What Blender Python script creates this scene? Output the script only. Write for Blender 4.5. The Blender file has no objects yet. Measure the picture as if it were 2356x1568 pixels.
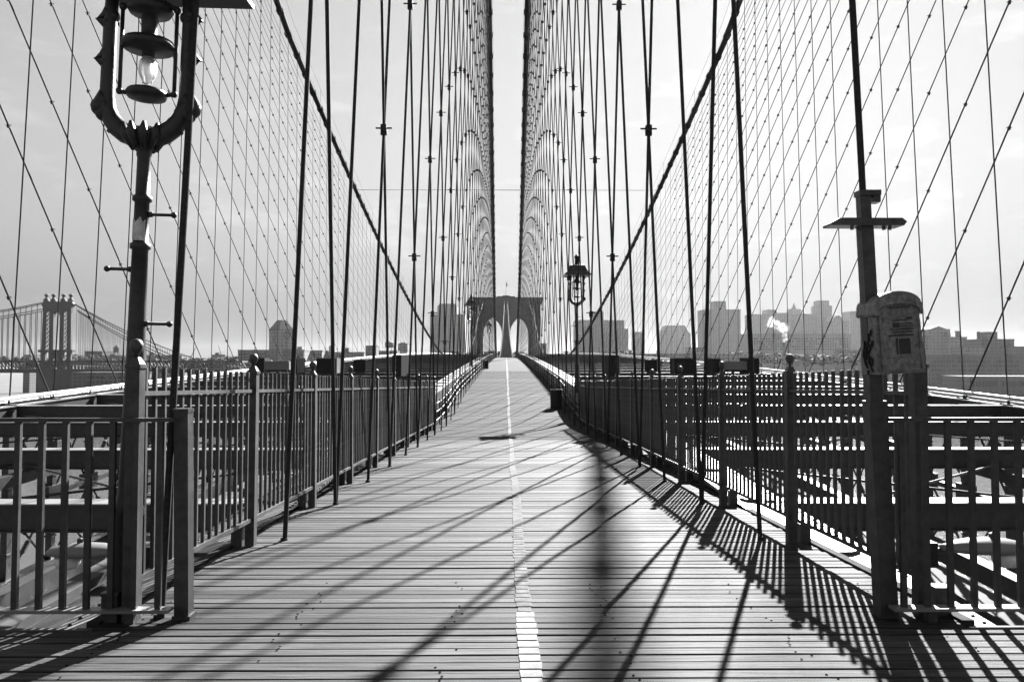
import bpy, math, random
from mathutils import Vector, Matrix
random.seed(7)
R = math.radians
scene = bpy.context.scene
col = scene.collection

# ------------------------------------------------------------------ camera, sky, sun, exposure
F = 1832.0                      # focal length in pixels of a 2356 px wide picture
PITCH = R(2.2)
HORIZON = 830.0
AXIS = 1163.5
CAMX = -0.17
cam_data = bpy.data.cameras.new('camera')
cam_data.sensor_width = 36.0
cam_data.lens = F / 2356.0 * 36.0
cam_data.clip_start = 0.05
cam_data.clip_end = 30000.0
cam_data.shift_y = -((784.0 - (HORIZON - F * math.tan(PITCH))) / 2356.0)
cam = bpy.data.objects.new('camera', cam_data)
col.objects.link(cam)
cam.location = (CAMX, 0.0, 0.0)
cam.rotation_euler = (R(90) + PITCH, 0.0, -math.atan((1178.0 - AXIS) / F))
scene.camera = cam

SUN_AZ, SUN_EL = R(19.3), R(31.0)
SUN_DIR = Vector((math.sin(SUN_AZ) * math.cos(SUN_EL), math.cos(SUN_AZ) * math.cos(SUN_EL), math.sin(SUN_EL)))
world = bpy.data.worlds.new('World')
scene.world = world
world.use_nodes = True
wn, wl = world.node_tree.nodes, world.node_tree.links
wn.clear()
w_out = wn.new('ShaderNodeOutputWorld')
w_bg = wn.new('ShaderNodeBackground')
w_bg.inputs['Strength'].default_value = 0.06
w_sky = wn.new('ShaderNodeTexSky')
w_sky.sky_type = 'NISHITA'
w_sky.sun_disc = False
w_sky.sun_elevation = SUN_EL
w_sky.sun_rotation = SUN_AZ
w_sky.altitude = 40
w_sky.air_density = 7.6
w_sky.dust_density = 0.3
w_sky.ozone_density = 1.0
w_sep = wn.new('ShaderNodeSeparateColor')     # black-and-white film behind a yellow-red filter: mostly the red of the sky
w_m1 = wn.new('ShaderNodeMath'); w_m1.operation = 'MULTIPLY'; w_m1.inputs[1].default_value = 0.215
w_m2 = wn.new('ShaderNodeMath'); w_m2.operation = 'MULTIPLY_ADD'; w_m2.inputs[1].default_value = 0.011
wl.new(w_sky.outputs['Color'], w_sep.inputs['Color'])
wl.new(w_sep.outputs['Red'], w_m1.inputs[0])
wl.new(w_sep.outputs['Green'], w_m2.inputs[0])
wl.new(w_m1.outputs[0], w_m2.inputs[2])
# thin fair-weather cloud, a little brighter than the clear air
w_tc = wn.new('ShaderNodeTexCoord')
w_map = wn.new('ShaderNodeMapping'); w_map.inputs['Scale'].default_value = (3.0, 3.0, 9.0)
w_noise = wn.new('ShaderNodeTexNoise'); w_noise.inputs['Scale'].default_value = 3.6
w_noise.inputs['Detail'].default_value = 7.0; w_noise.inputs['Roughness'].default_value = 0.55
w_ramp = wn.new('ShaderNodeMapRange')
w_ramp.inputs['From Min'].default_value = 0.55; w_ramp.inputs['From Max'].default_value = 0.72
w_ramp.inputs['To Min'].default_value = 1.0; w_ramp.inputs['To Max'].default_value = 1.15
w_mul = wn.new('ShaderNodeMath'); w_mul.operation = 'MULTIPLY'
wl.new(w_tc.outputs['Generated'], w_map.inputs['Vector'])
wl.new(w_map.outputs['Vector'], w_noise.inputs['Vector'])
wl.new(w_noise.outputs['Fac'], w_ramp.inputs['Value'])
wl.new(w_m2.outputs[0], w_mul.inputs[0])
wl.new(w_ramp.outputs['Result'], w_mul.inputs[1])
wl.new(w_mul.outputs[0], w_bg.inputs['Color'])
wl.new(w_bg.outputs['Background'], w_out.inputs['Surface'])

sun_data = bpy.data.lights.new('sun', 'SUN')
sun_data.energy = 5.0
sun_data.angle = R(0.53)
sun_data.color = (1.0, 1.0, 1.0)          # a black-and-white picture: no warmth to show
sun = bpy.data.objects.new('sun', sun_data)
col.objects.link(sun)
sun.rotation_euler = SUN_DIR.to_track_quat('Z', 'Y').to_euler()

vs = scene.view_settings
vs.view_transform = 'Standard'; vs.look = 'None'
vs.exposure = 2.5; vs.gamma = 1.0
vs.use_curve_mapping = False

# ------------------------------------------------------------------ materials (all grey: the photograph is black-and-white)
def mat(name, base, rough=0.6, var=0.0, scale=4.0, stretch=(1, 1, 1), spec=0.5, bump=0.0, obj_rand=0.0, bscale=None, metallic=0.0):
    m = bpy.data.materials.new(name)
    m.use_nodes = True
    n, l = m.node_tree.nodes, m.node_tree.links
    b = n['Principled BSDF']
    b.inputs['Base Color'].default_value = (base, base, base, 1)
    b.inputs['Roughness'].default_value = rough
    b.inputs['Specular IOR Level'].default_value = spec
    b.inputs['Metallic'].default_value = metallic
    if var or bump:
        tc = n.new('ShaderNodeTexCoord')
        mp = n.new('ShaderNodeMapping'); mp.inputs['Scale'].default_value = stretch
        l.new(tc.outputs['Object'], mp.inputs['Vector'])
        if obj_rand:
            oi = n.new('ShaderNodeObjectInfo')
            mm = n.new('ShaderNodeMath'); mm.operation = 'MULTIPLY'; mm.inputs[1].default_value = 71.0
            l.new(oi.outputs['Random'], mm.inputs[0])
            cx = n.new('ShaderNodeCombineXYZ')
            l.new(mm.outputs[0], cx.inputs['X']); l.new(mm.outputs[0], cx.inputs['Z'])
            l.new(cx.outputs[0], mp.inputs['Location'])
        nz = n.new('ShaderNodeTexNoise'); nz.inputs['Scale'].default_value = scale
        nz.inputs['Detail'].default_value = 8; nz.inputs['Roughness'].default_value = 0.62
        l.new(mp.outputs['Vector'], nz.inputs['Vector'])
        if var:
            r = n.new('ShaderNodeMapRange')
            r.inputs['From Min'].default_value = 0.3; r.inputs['From Max'].default_value = 0.7
            r.inputs['To Min'].default_value = base * (1 - var); r.inputs['To Max'].default_value = base * (1 + var)
            l.new(nz.outputs['Fac'], r.inputs['Value'])
            last = r.outputs['Result']
            if obj_rand:
                r2 = n.new('ShaderNodeMapRange')
                r2.inputs['To Min'].default_value = 1 - obj_rand; r2.inputs['To Max'].default_value = 1 + obj_rand
                oi2 = n.new('ShaderNodeObjectInfo')
                l.new(oi2.outputs['Random'], r2.inputs['Value'])
                mu = n.new('ShaderNodeMath'); mu.operation = 'MULTIPLY'
                l.new(last, mu.inputs[0]); l.new(r2.outputs['Result'], mu.inputs[1])
                last = mu.outputs[0]
            l.new(last, b.inputs['Base Color'])
        if bump:
            bp = n.new('ShaderNodeBump'); bp.inputs['Strength'].default_value = bump
            bp.inputs['Distance'].default_value = 0.02
            l.new(nz.outputs['Fac'], bp.inputs['Height'])
            l.new(bp.outputs['Normal'], b.inputs['Normal'])
    return m

M_STEEL = mat('painted_steel', 0.026, 0.42, 0.35, 9.0, spec=0.5, bump=0.12)
M_FENCE = mat('fence_paint', 0.034, 0.5, 0.6, 9.0, spec=0.5, bump=0.2, metallic=0.1)
M_CHORD = mat('pale_sunlit_steel', 0.15, 0.45, 0.22, 3.0, bump=0.1)  # pale steel; sunlight on beam and plate tops is put into the colour
M_PIPE = mat('aluminium_pipe', 0.4, 0.3, 0.15, 2.0)
M_ROPE = mat('wire_rope', 0.03, 0.8, 0.4, 40.0, spec=0.1)
M_CABLE = mat('wrapped_cable', 0.028, 0.85, 0.3, 6.0, spec=0.08)
M_IRON = mat('black_cast_iron', 0.018, 0.45, 0.4, 18.0, spec=0.45, bump=0.15)
M_BLACK = mat('black_housing', 0.01, 0.6, 0.3, 8.0, spec=0.3)
M_WOOD = mat('weathered_plank', 0.036, 0.72, 0.9, 3.0, stretch=(0.7, 18, 18), bump=0.6, obj_rand=0.5, spec=0.11)
M_WOODFAR = mat('weathered_planks_far', 0.033, 0.9, 0.55, 1.6, stretch=(0.5, 6.0, 6), bump=0.3, spec=0.08)
M_JOIST = mat('dark_timber', 0.06, 0.8, 0.4, 5.0)
M_PAINT = mat('white_line_paint', 0.078, 0.8, 0.7, 16.0, stretch=(1, 1, 1))
M_PAINTWORN = mat('worn_line_paint', 0.072, 0.8, 0.75, 9.0, spec=0.1)
M_NAIL = mat('rusty_nail', 0.008, 0.95, spec=0.0)
M_STONE = mat('granite', 0.05, 0.85, 0.3, 0.25, bump=0.2)
M_ASPH = mat('asphalt', 0.022, 0.85, 0.3, 1.2, bump=0.1, spec=0.15)
M_CONC = mat('concrete', 0.065, 0.85, 0.3, 0.8, spec=0.2)
M_BOX = mat('faded_box_paint', 0.14, 0.55, 0.65, 26.0, bump=0.25)
M_BOXDARK = mat('box_print', 0.015, 0.6, 0.4, 40.0)
M_BULB = mat('milky_bulb', 0.75, 0.35)
M_BULB.node_tree.nodes['Principled BSDF'].inputs['Transmission Weight'].default_value = 0.7
M_LENS = mat('prismatic_lens', 0.6, 0.12, 0.2, 12.0)
M_GREY = mat('grey_luminaire', 0.14, 0.4, 0.1, 6.0)
M_TRACK = mat('far_bridge_steel', 0.008, 0.7, 0.2, 0.2)
M_LAND = mat('shore_ground', 0.05, 0.9, 0.4, 0.02)
M_TREE = mat('far_foliage', 0.025, 0.9, 0.5, 0.15)
M_PANE = mat('dark_window', 0.03, 0.2)
M_CLOTH = mat('dark_clothing', 0.03, 0.9, 0.3, 5)
M_FLAG = mat('flag_cloth', 0.3, 0.9)
M_STICKER = mat('torn_sticker', 0.45, 0.8, 0.4, 30.0)

def water_mat():
    m = bpy.data.materials.new('river_water'); m.use_nodes = True
    n, l = m.node_tree.nodes, m.node_tree.links
    b = n['Principled BSDF']
    b.inputs['Base Color'].default_value = (0.05, 0.05, 0.05, 1)
    b.inputs['Roughness'].default_value = 0.10
    tc = n.new('ShaderNodeTexCoord')
    nz = n.new('ShaderNodeTexNoise'); nz.inputs['Scale'].default_value = 0.12; nz.inputs['Detail'].default_value = 10
    nz.inputs['Roughness'].default_value = 0.65
    mp = n.new('ShaderNodeMapping'); mp.inputs['Scale'].default_value = (1, 0.45, 1)
    l.new(tc.outputs['Object'], mp.inputs['Vector']); l.new(mp.outputs['Vector'], nz.inputs['Vector'])
    bp = n.new('ShaderNodeBump'); bp.inputs['Strength'].default_value = 0.4; bp.inputs['Distance'].default_value = 1.4
    l.new(nz.outputs['Fac'], bp.inputs['Height']); l.new(bp.outputs['Normal'], b.inputs['Normal'])
    return m
M_WATER = water_mat()

def smoke_mat():
    m = bpy.data.materials.new('white_steam'); m.use_nodes = True
    n, l = m.node_tree.nodes, m.node_tree.links
    n.clear()
    o = n.new('ShaderNodeOutputMaterial')
    v = n.new('ShaderNodeVolumePrincipled')
    v.inputs['Color'].default_value = (1, 1, 1, 1)
    v.inputs['Density'].default_value = 0.035
    v.inputs['Anisotropy'].default_value = 0.5
    l.new(v.outputs[0], o.inputs['Volume'])
    return m

def building_mat(name, base):
    m = bpy.data.materials.new(name); m.use_nodes = True
    n, l = m.node_tree.nodes, m.node_tree.links
    b = n['Principled BSDF']; b.inputs['Roughness'].default_value = 0.9
    tc = n.new('ShaderNodeTexCoord')
    br = n.new('ShaderNodeTexBrick')                     # rows of windows too far off to tell apart
    br.offset = 0.0
    br.inputs['Scale'].default_value = 1.0
    br.inputs['Brick Width'].default_value = 4.2; br.inputs['Row Height'].default_value = 3.4
    br.inputs['Mortar Size'].default_value = 0.9; br.inputs['Mortar Smooth'].default_value = 0.2
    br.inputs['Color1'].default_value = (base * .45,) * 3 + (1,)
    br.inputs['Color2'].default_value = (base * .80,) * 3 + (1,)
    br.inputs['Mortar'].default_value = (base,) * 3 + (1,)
    sx = n.new('ShaderNodeSeparateXYZ'); cx = n.new('ShaderNodeCombineXYZ'); ad = n.new('ShaderNodeMath')
    l.new(tc.outputs['Object'], sx.inputs[0])
    l.new(sx.outputs['X'], ad.inputs[0]); l.new(sx.outputs['Y'], ad.inputs[1])
    l.new(ad.outputs[0], cx.inputs['X']); l.new(sx.outputs['Z'], cx.inputs['Y'])
    l.new(cx.outputs[0], br.inputs['Vector'])
    l.new(br.outputs['Color'], b.inputs['Base Color'])
    return m
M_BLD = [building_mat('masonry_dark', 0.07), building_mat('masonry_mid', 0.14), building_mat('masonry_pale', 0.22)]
M_ROOF = mat('dark_roof', 0.07, 0.8, 0.3, 0.3)

# ------------------------------------------------------------------ mesh helpers
class MB:
    def __init__(s):
        s.v = []; s.f = []
    def add(s, vs_, fs):
        o = len(s.v); s.v += [tuple(p) for p in vs_]; s.f += [tuple(i + o for i in f) for f in fs]; return s
    def box(s, x0, x1, y0, y1, z0, z1):
        return s.add([(x0,y0,z0),(x1,y0,z0),(x1,y1,z0),(x0,y1,z0),(x0,y0,z1),(x1,y0,z1),(x1,y1,z1),(x0,y1,z1)],
                     [(0,3,2,1),(4,5,6,7),(0,1,5,4),(1,2,6,5),(2,3,7,6),(3,0,4,7)])
    def bar(s, p, q, w, h, up=(0,0,1)):
        p, q = Vector(p), Vector(q); d = (q - p).normalized(); u = Vector(up)
        if abs(d.dot(u)) > 0.99: u = Vector((0,1,0))
        a = d.cross(u).normalized() * (w / 2); b = a.normalized().cross(d).normalized() * (h / 2)
        vs_ = [c + i * a + j * b for c in (p, q) for i, j in ((-1,-1),(1,-1),(1,1),(-1,1))]
        return s.add(vs_, [(0,1,2,3),(7,6,5,4),(0,4,5,1),(1,5,6,2),(2,6,7,3),(3,7,4,0)])
    def path(s, pts, r, n=6, cap=True, up=(0.31,0.2,0.93)):
        pts = [Vector(p) for p in pts]; rs = r if isinstance(r, (list, tuple)) else [r] * len(pts)
        o = len(s.v); u0 = Vector(up)
        for i, p in enumerate(pts):
            d = (pts[min(i + 1, len(pts) - 1)] - pts[max(i - 1, 0)]).normalized()
            a = d.cross(u0)
            if a.length < 0.05: a = d.cross(Vector((1,0,0)))
            a.normalize(); b = d.cross(a)
            for k in range(n):
                t = 2 * math.pi * k / n
                s.v.append(tuple(p + (a * math.cos(t) + b * math.sin(t)) * rs[i]))
        for i in range(len(pts) - 1):
            for k in range(n):
                k2 = (k + 1) % n
                s.f.append((o+i*n+k, o+i*n+k2, o+(i+1)*n+k2, o+(i+1)*n+k))
        if cap:
            s.f.append(tuple(o + k for k in reversed(range(n))))
            e = o + (len(pts) - 1) * n
            s.f.append(tuple(e + k for k in range(n)))
        return s
    def lathe(s, prof, n=16, c=(0,0,0)):
        o = len(s.v)
        for r, z in prof:
            for k in range(n):
                t = 2 * math.pi * k / n
                s.v.append((c[0] + r * math.cos(t), c[1] + r * math.sin(t), c[2] + z))
        m = len(prof)
        for i in range(m - 1):
            for k in range(n):
                k2 = (k + 1) % n
                s.f.append((o+i*n+k, o+i*n+k2, o+(i+1)*n+k2, o+(i+1)*n+k))
        s.f.append(tuple(o + k for k in reversed(range(n)))); s.f.append(tuple(o+(m-1)*n+k for k in range(n)))
        return s
    def ball(s, c, r, n=10):
        return s.lathe([(max(r * math.sin(math.pi * i / 6), 0.001), -r * math.cos(math.pi * i / 6)) for i in range(7)], n, c)
    def prism(s, poly, y0, y1):                       # poly in x,z
        n = len(poly)
        vs_ = [(x, y0, z) for x, z in poly] + [(x, y1, z) for x, z in poly]
        return s.add(vs_, [tuple(range(n)), tuple(reversed(range(n, 2 * n)))] + [(i, i + n, (i + 1) % n + n, (i + 1) % n) for i in range(n)])
    def build(s, name, m, parent=None, loc=(0,0,0), smooth=False):
        me = bpy.data.meshes.new(name)
        me.from_pydata([(x - loc[0], y - loc[1], z - loc[2]) for x, y, z in s.v], [], s.f)
        if smooth:
            me.polygons.foreach_set('use_smooth', [True] * len(me.polygons))
        me.materials.append(m); me.update()
        return link(name, me, parent, loc)

def link(name, me, parent=None, loc=(0,0,0)):
    o = bpy.data.objects.new(name, me); col.objects.link(o); o.location = loc
    if parent is not None: o.parent = parent
    return o
def tag(o, label=None, cat=None, group=None, kind=None):
    if label: o['label'] = label
    if cat: o['category'] = cat
    if group: o['group'] = group
    if kind: o['kind'] = kind
    return o
def thing(name, label, cat, loc=(0,0,0), rz=0, group=None):
    o = bpy.data.objects.new(name, None); col.objects.link(o); o.location = loc; o.rotation_euler = (0,0,rz)
    return tag(o, label, cat, group)
def stuff(o):
    o['kind'] = 'stuff'; return o
def copy_tree(o, parent=None):
    c = o.copy(); col.objects.link(c)
    if parent is not None: c.parent = parent
    for ch in list(o.children): copy_tree(ch, c)
    return c

def U(xv, yv, d):                                     # a place in the world from where it shows at distance d
    return Vector(((xv - AXIS) / F * d + CAMX, d, (HORIZON - yv) / F * d))

# ------------------------------------------------------------------ profiles along the bridge (eye level = 0)
SPAN = 486.0
MID = SPAN / 2
NODE0, NODE = 7.85, 2.36
WATER = -43.0
def nd(n): return 5.25 if n == -1 else NODE0 + NODE * n
def T(d):                                             # plane of the truss tops
    return -2.09 + 0.0325 * d - 6.69e-5 * d * d
def W(d):                                             # walkway
    if d <= 27: return -1.507 - 0.0306 * d
    if d >= 44: return T(d) - 0.93
    t = (d - 27) / 17.0; p0, p1 = -1.507 - .0306 * 27, T(44) - .93; m0, m1 = -.0306 * 17, (.0325 - 2 * 6.69e-5 * 44) * 17
    return p0*(2*t**3-3*t*t+1) + m0*(t**3-2*t*t+t) + p1*(-2*t**3+3*t*t) + m1*(t**3-t*t)
def zc(d): return 39.0 * ((MID - d) / MID) ** 2 - 0.5
def lat_in(d):
    d = min(d, SPAN - d); return 0.82 + 0.0088 * d
def lat_out(d):
    d = min(d, SPAN - d)
    if d < 55: return 15.4 - 0.042 * (55 - d)
    return 15.4 - 0.0065 * (min(d, 130) - 55)
ROPE_X, FENCE_X, IN_X, OUT_X = 2.33, 2.575, 3.05, 15.25
TOWER_D, TOWER_Z = -1.5, 38.2

# ------------------------------------------------------------------ river, shore
g = MB(); g.add([(-7000,-1500,WATER),(7000,-1500,WATER),(7000,6500,WATER),(-7000,6500,WATER)], [(0,1,2,3)])
tag(g.build('river', M_WATER), kind='structure')
land = MB()
pts = [(-6800, 760), (-420, 740), (-250, 640), (-120, 520), (30, 500), (140, 470), (260, 520), (480, 640), (900, 700), (6800, 900)]
n_ = len(pts)
land.add([(x, y, WATER + 3) for x, y in pts] + [(x, 6400, WATER + 3) for x, y in pts] + [(x, y, WATER - .5) for x, y in pts],
         [(i, i + 1, i + 1 + n_, i + n_) for i in range(n_ - 1)] + [(i + 2*n_, i + 1 + 2*n_, i + 1, i) for i in range(n_ - 1)])
tag(land.build('shore_ground', M_LAND), kind='structure')

# ------------------------------------------------------------------ walkway of planks
walk = thing('walkway', None, None); walk['kind'] = 'structure'
PITCHD, GAP = 0.118, 0.011
plank_meshes = []
def plank_mesh(half, k):
    rnd = random.Random(100 + k)
    mb = MB(); xs = [-half + 2 * half * i / 5 for i in range(6)]
    w = PITCHD - GAP; o = 0
    for x in xs:
        e0, e1 = rnd.uniform(-.0035, .0035), rnd.uniform(-.0035, .0035); zt = rnd.uniform(-.0015, .0015)
        a, b = -w / 2 + e0, w / 2 + e1
        mb.v += [(x, a, -.05), (x, a, -.004 + zt), (x, a + .005, zt), (x, b - .005, zt), (x, b, -.004 + zt), (x, b, -.05)]
    for i in range(5):
        for j in range(5):
            mb.f.append((i*6+j, i*6+j+1, (i+1)*6+j+1, (i+1)*6+j)[::-1])
    mb.f.append((0,1,2,3,4,5)); mb.f.append(tuple(30 + j for j in (5,4,3,2,1,0)))
    me = bpy.data.meshes.new('plank'); me.from_pydata(mb.v, [], mb.f); me.materials.append(M_WOOD)
    return me
WIDE = [plank_mesh(7.0, k) for k in range(4)]
SLIM = [plank_mesh(2.72, 10 + k) for k in range(7)]
d = 2.2; rows = []
while d < 22.0:
    rows.append(d)
    me = random.choice(WIDE if d < 5.02 else SLIM)
    o = link('plank', me, walk, (random.uniform(-.02, .02), d, W(d) + random.uniform(-.004, .004)))
    o.rotation_euler = (R(-1.75) + random.uniform(-.018, .018), random.uniform(-.0006, .0006), random.uniform(-.0007, .0007))
    d += PITCHD + random.choice((-.002, 0, 0, 0.001, 0.003, 0.007))
mb = MB()
while d < 75:                                         # further off: still boards with gaps, joined
    z = W(d) + random.uniform(-.004, .004); s_ = (W(d + .1) - W(d)) * .5
    mb.add([(-2.72, d - .053, z - s_*1.06), (2.72, d - .053, z - s_*1.06), (2.72, d + .053, z + s_*1.06), (-2.72, d + .053, z + s_*1.06),
            (-2.72, d - .053, z - .05), (2.72, d - .053, z - .05)], [(0,1,2,3), (4,5,1,0)])
    rows.append(d); d += PITCHD
stuff(mb.build('far_planks', M_WOODFAR, walk))
mb = MB(); ds = [d + i * 4 for i in range(int((SPAN - d) / 4) + 1)]
for a, b in zip(ds, ds[1:]):
    mb.add([(-2.72, a, W(a)), (2.72, a, W(a)), (2.72, b, W(b)), (-2.72, b, W(b))], [(0,1,2,3)])
mb.build('far_deck_boards', mat('weathered_boards_crest', 0.028, 0.9, 0.4, 1.2, stretch=(.5, 3, 3), spec=.08), walk)
mb = MB()                                             # joists under the boards
for x in (-2.5, -1.5, -.5, .5, 1.5, 2.5):
    ds = [2.2 + 2 * i for i in range(38)]
    for a, b in zip(ds, ds[1:]):
        mb.bar((x, a, W(a) - .19), (x, b, W(b) - .19), .1, .26)
for x in (-6.5, -5.5, -4.5, -3.5, 3.5, 4.5, 5.5, 6.5):
    mb.bar((x, 2.2, W(2.2) - .19), (x, 5.0, W(5) - .19), .1, .26)
mb.bar((-7, 5.06, W(5.06) - .12), (-2.75, 5.06, W(5.06) - .12), .05, .22)
mb.bar((2.75, 5.06, W(5.06) - .12), (7, 5.06, W(5.06) - .12), .05, .22)
stuff(mb.build('joists', M_JOIST, walk))
mb = MB(); rn = random.Random(5)                      # nail heads in short rows over each joist
for dd in rows:
    if dd > 6.2: break
    for x in ([-6.5,-5.5,-4.5,-3.5] if dd < 5 else []) + [-2.5, -1.5, -.5, .5, 1.5, 2.5] + ([3.5,4.5,5.5,6.5] if dd < 5 else []):
        for k in (-.028, .03):
            if rn.random() < .45:
                cx, cy = x + rn.uniform(-.05, .05), dd + k + rn.uniform(-.006, .006)
                mb.lathe([(.0075, 0), (.0075, .0022)], 6, (cx, cy, W(cy) + .0035))
stuff(mb.build('nail_heads', M_NAIL, walk))
worn = MB(); mb = MB(); rn = random.Random(9)          # worn white line down the middle
for dd in rows:
    if dd > 60: break
    hw = (.058 if dd < 5.35 else .052) + rn.uniform(-.006, .006)
    if dd > 5.35 and mb is not worn: mb.build('white_line', M_PAINT, walk); mb = worn
    cx = -.035 + .012 * math.sin(dd * .7); a, b = dd - .05, dd + .05
    mb.add([(cx - hw, a, W(a) + .0065), (cx + hw, a, W(a) + .0065), (cx + hw + rn.uniform(-.006,.006), b, W(b) + .0065), (cx - hw + rn.uniform(-.006,.006), b, W(b) + .0065)], [(0,1,2,3)])
ds = [60 + 4 * i for i in range(48)]
for a, b in zip(ds, ds[1:]):
    mb.add([(-.10, a, W(a) + .01), (.05, a, W(a) + .01), (.05, b, W(b) + .01), (-.10, b, W(b) + .01)], [(0,1,2,3)])
mb.build('worn_white_line', M_PAINTWORN, walk)
for s in (-1, 1):                                     # timber edge boards
    mb = MB(); ds = [5.1 + 1.5 * i for i in range(130)]
    for a, b in zip(ds, ds[1:]):
        mb.bar((s * 2.77, a, W(a) - .05), (s * 2.77, b, W(b) - .05), .08, .14)
    mb.build('edge_board', M_WOODFAR, walk)

# ------------------------------------------------------------------ roadways below
for s in (-1, 1):
    mb = MB(); ds = [-6 + 6 * i for i in range(83)]
    for a, b in zip(ds, ds[1:]):
        x0, x1 = sorted((s * 3.9, s * 12.9))
        mb.add([(x0, a, T(a) - 5.7), (x1, a, T(a) - 5.7), (x1, b, T(b) - 5.7), (x0, b, T(b) - 5.7)], [(0,1,2,3)])
    road = mb.build('roadway', M_ASPH); tag(road, kind='structure')
    mb = MB()
    for a, b in zip(ds, ds[1:]):
        mb.bar((s * 13.5, a, T(a) - 5.55), (s * 13.5, b, T(b) - 5.55), 1.15, .3)
    mb.build('kerb', M_CONC, road)
    mb = MB()
    for a, b in zip(ds, ds[1:]):
        mb.bar((s * 3.65, a, T(a) - 5.35), (s * 3.65, b, T(b) - 5.35), .45, .8)
    mb.build('barrier', M_CONC, road)
    mb = MB()
    for x in (6.9, 9.9):
        for k in range(20):
            a, b = 4 + 9 * k, 7 + 9 * k
            mb.add([(s * x - .06, a, T(a) - 5.694), (s * x + .06, a, T(a) - 5.694), (s * x + .06, b, T(b) - 5.694), (s * x - .06, b, T(b) - 5.694)], [(0,1,2,3)])
    mb.build('lane_marking', M_PAINT, road)

# ------------------------------------------------------------------ stiffening trusses
def truss(s, x, inner, label):
    t = thing('stiffening_truss', label, 'truss', (s * x, 0, 0), group='stiffening trusses along the bridge')
    ds = [nd(-4)] + [nd(n) for n in range(-3, 203)]
    hw = .32 if inner else .26
    mb = MB()
    for a, b in zip(ds, ds[1:]):
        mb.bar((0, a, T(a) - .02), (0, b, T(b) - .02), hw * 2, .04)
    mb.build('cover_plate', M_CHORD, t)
    mb = MB()
    for a, b in zip(ds, ds[1:]):
        for k in (-hw * .72, hw * .72):
            mb.bar((k, a, T(a) - .21), (k, b, T(b) - .21), .03, .34)
    mb.build('top_chord', M_STEEL, t)
    mb = MB(); lo = 5.4
    for a, b in zip(ds, ds[1:]):
        mb.bar((0, a, T(a) - lo), (0, b, T(b) - lo), .34, .3)
    mb.build('bottom_chord', M_STEEL, t)
    mb = MB(); mid = 3.1
    for a, b in zip(ds, ds[1:]):
        mb.bar((0, a, T(a) - mid), (0, b, T(b) - mid), .22, .16)
    mb.build('middle_rail', M_STEEL, t)
    vm = MB().box(-.1, .1, -.12, .12, -5.3, -.05)
    for z in (-.9, -1.7, -2.5, -3.7, -4.5): vm.box(-.13, .13, -.135, .135, z - .03, z + .03)
    first = vm.build('post', M_STEEL, t); first.location = (0, nd(-3), T(nd(-3)))
    dm = MB()
    def rod(p, q):
        p, q = Vector(p), Vector(q); e = q - p
        dm.path([p, p + e * .30, p + e * .32, p + e * .44, p + e * .46, q], [.038, .038, .078, .078, .038, .038], 6)
    rod((-.05, 0, -.25), (-.05, NODE, -mid + NODE * .03)); rod((.05, 0, -mid), (.05, NODE, -.25 + .06))
    rod((-.05, 0, -mid), (-.05, NODE, -5.3)); rod((.05, 0, -5.3), (.05, NODE, -mid))
    dm.lathe([(.24, -.03), (.24, .03)], 10, (0, 0, 0))
    gm = MB().prism([(-.28, -.2), (.28, -.2), (.34, 0), (.22, .22), (-.22, .22), (-.34, 0)], -.02, .02)
    diag = dm.build('diagonal_rods', M_STEEL, t); diag.location = (0, nd(-3), T(nd(-3)))
    gus = MB().box(-.14, .14, -.38, .38, -mid - .26, -mid + .26).build('gusset', M_STEEL, t); gus.location = (0, nd(-3), T(nd(-3)))
    far = MB()
    for n in range(-2, 203):
        if n <= 52:
            for p in (first, diag, gus):
                c = p.copy(); col.objects.link(c); c.location = (0, nd(n), T(nd(n)))
        else:
            far.bar((0, nd(n), T(nd(n)) - .05), (0, nd(n), T(nd(n)) - 5.3), .17, .17)
            far.bar((0, nd(n), T(nd(n)) - .2), (0, nd(n + 1), T(nd(n + 1)) - 5.3), .08, .08)
    stuff(far.build('far_web', M_STEEL, t))
    if inner:
        mb = MB(); n0 = 5.0
        k = 0
        while n0 < 24:
            for xx in (-.26, .26):
                mb.lathe([(.016, 0), (.013, .010), (.005, .014)], 6, (xx, n0, T(n0) + .0))
            n0 += .14; k += 1
        stuff(mb.build('rivets', M_BLACK, t))
        mb = MB(); ds2 = [26 + 3 * i for i in range(153)]
        for a, b in zip(ds2, ds2[1:]):
            mb.bar((-s * .3, a, T(a) - .34), (-s * .3, b, T(b) - .34), .03, .58)
        mb.build('web_plate', M_STEEL, t)
    else:
        for j, (dx, dz, r) in enumerate(((-.05, .20, .075), (.16, .06, .06))):
            mb = MB(); mb.path([(dx * s, a, T(a) + dz) for a in ds[::3]], r, 8)
            pp = mb.build('pipe', M_PIPE, t, smooth=True)
        mb = MB()
        for n in range(-3, 60):
            a = nd(n)
            mb.box(-.03, .03, a - .03, a + .03, T(a) - .005, T(a) + .13)
        mb.build('pipe_brackets', M_STEEL, t)['kind'] = 'stuff'
    return t
truss(-1, IN_X, True, 'riveted truss edging the left side of the plank walkway')
truss(1, IN_X, True, 'riveted truss edging the right side of the plank walkway, white top plate')
truss(-1, OUT_X, False, 'far left truss topped by two bright pipes toward the other bridge')
truss(1, OUT_X, False, 'far right truss topped by two bright pipes in front of the skyline')

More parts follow.
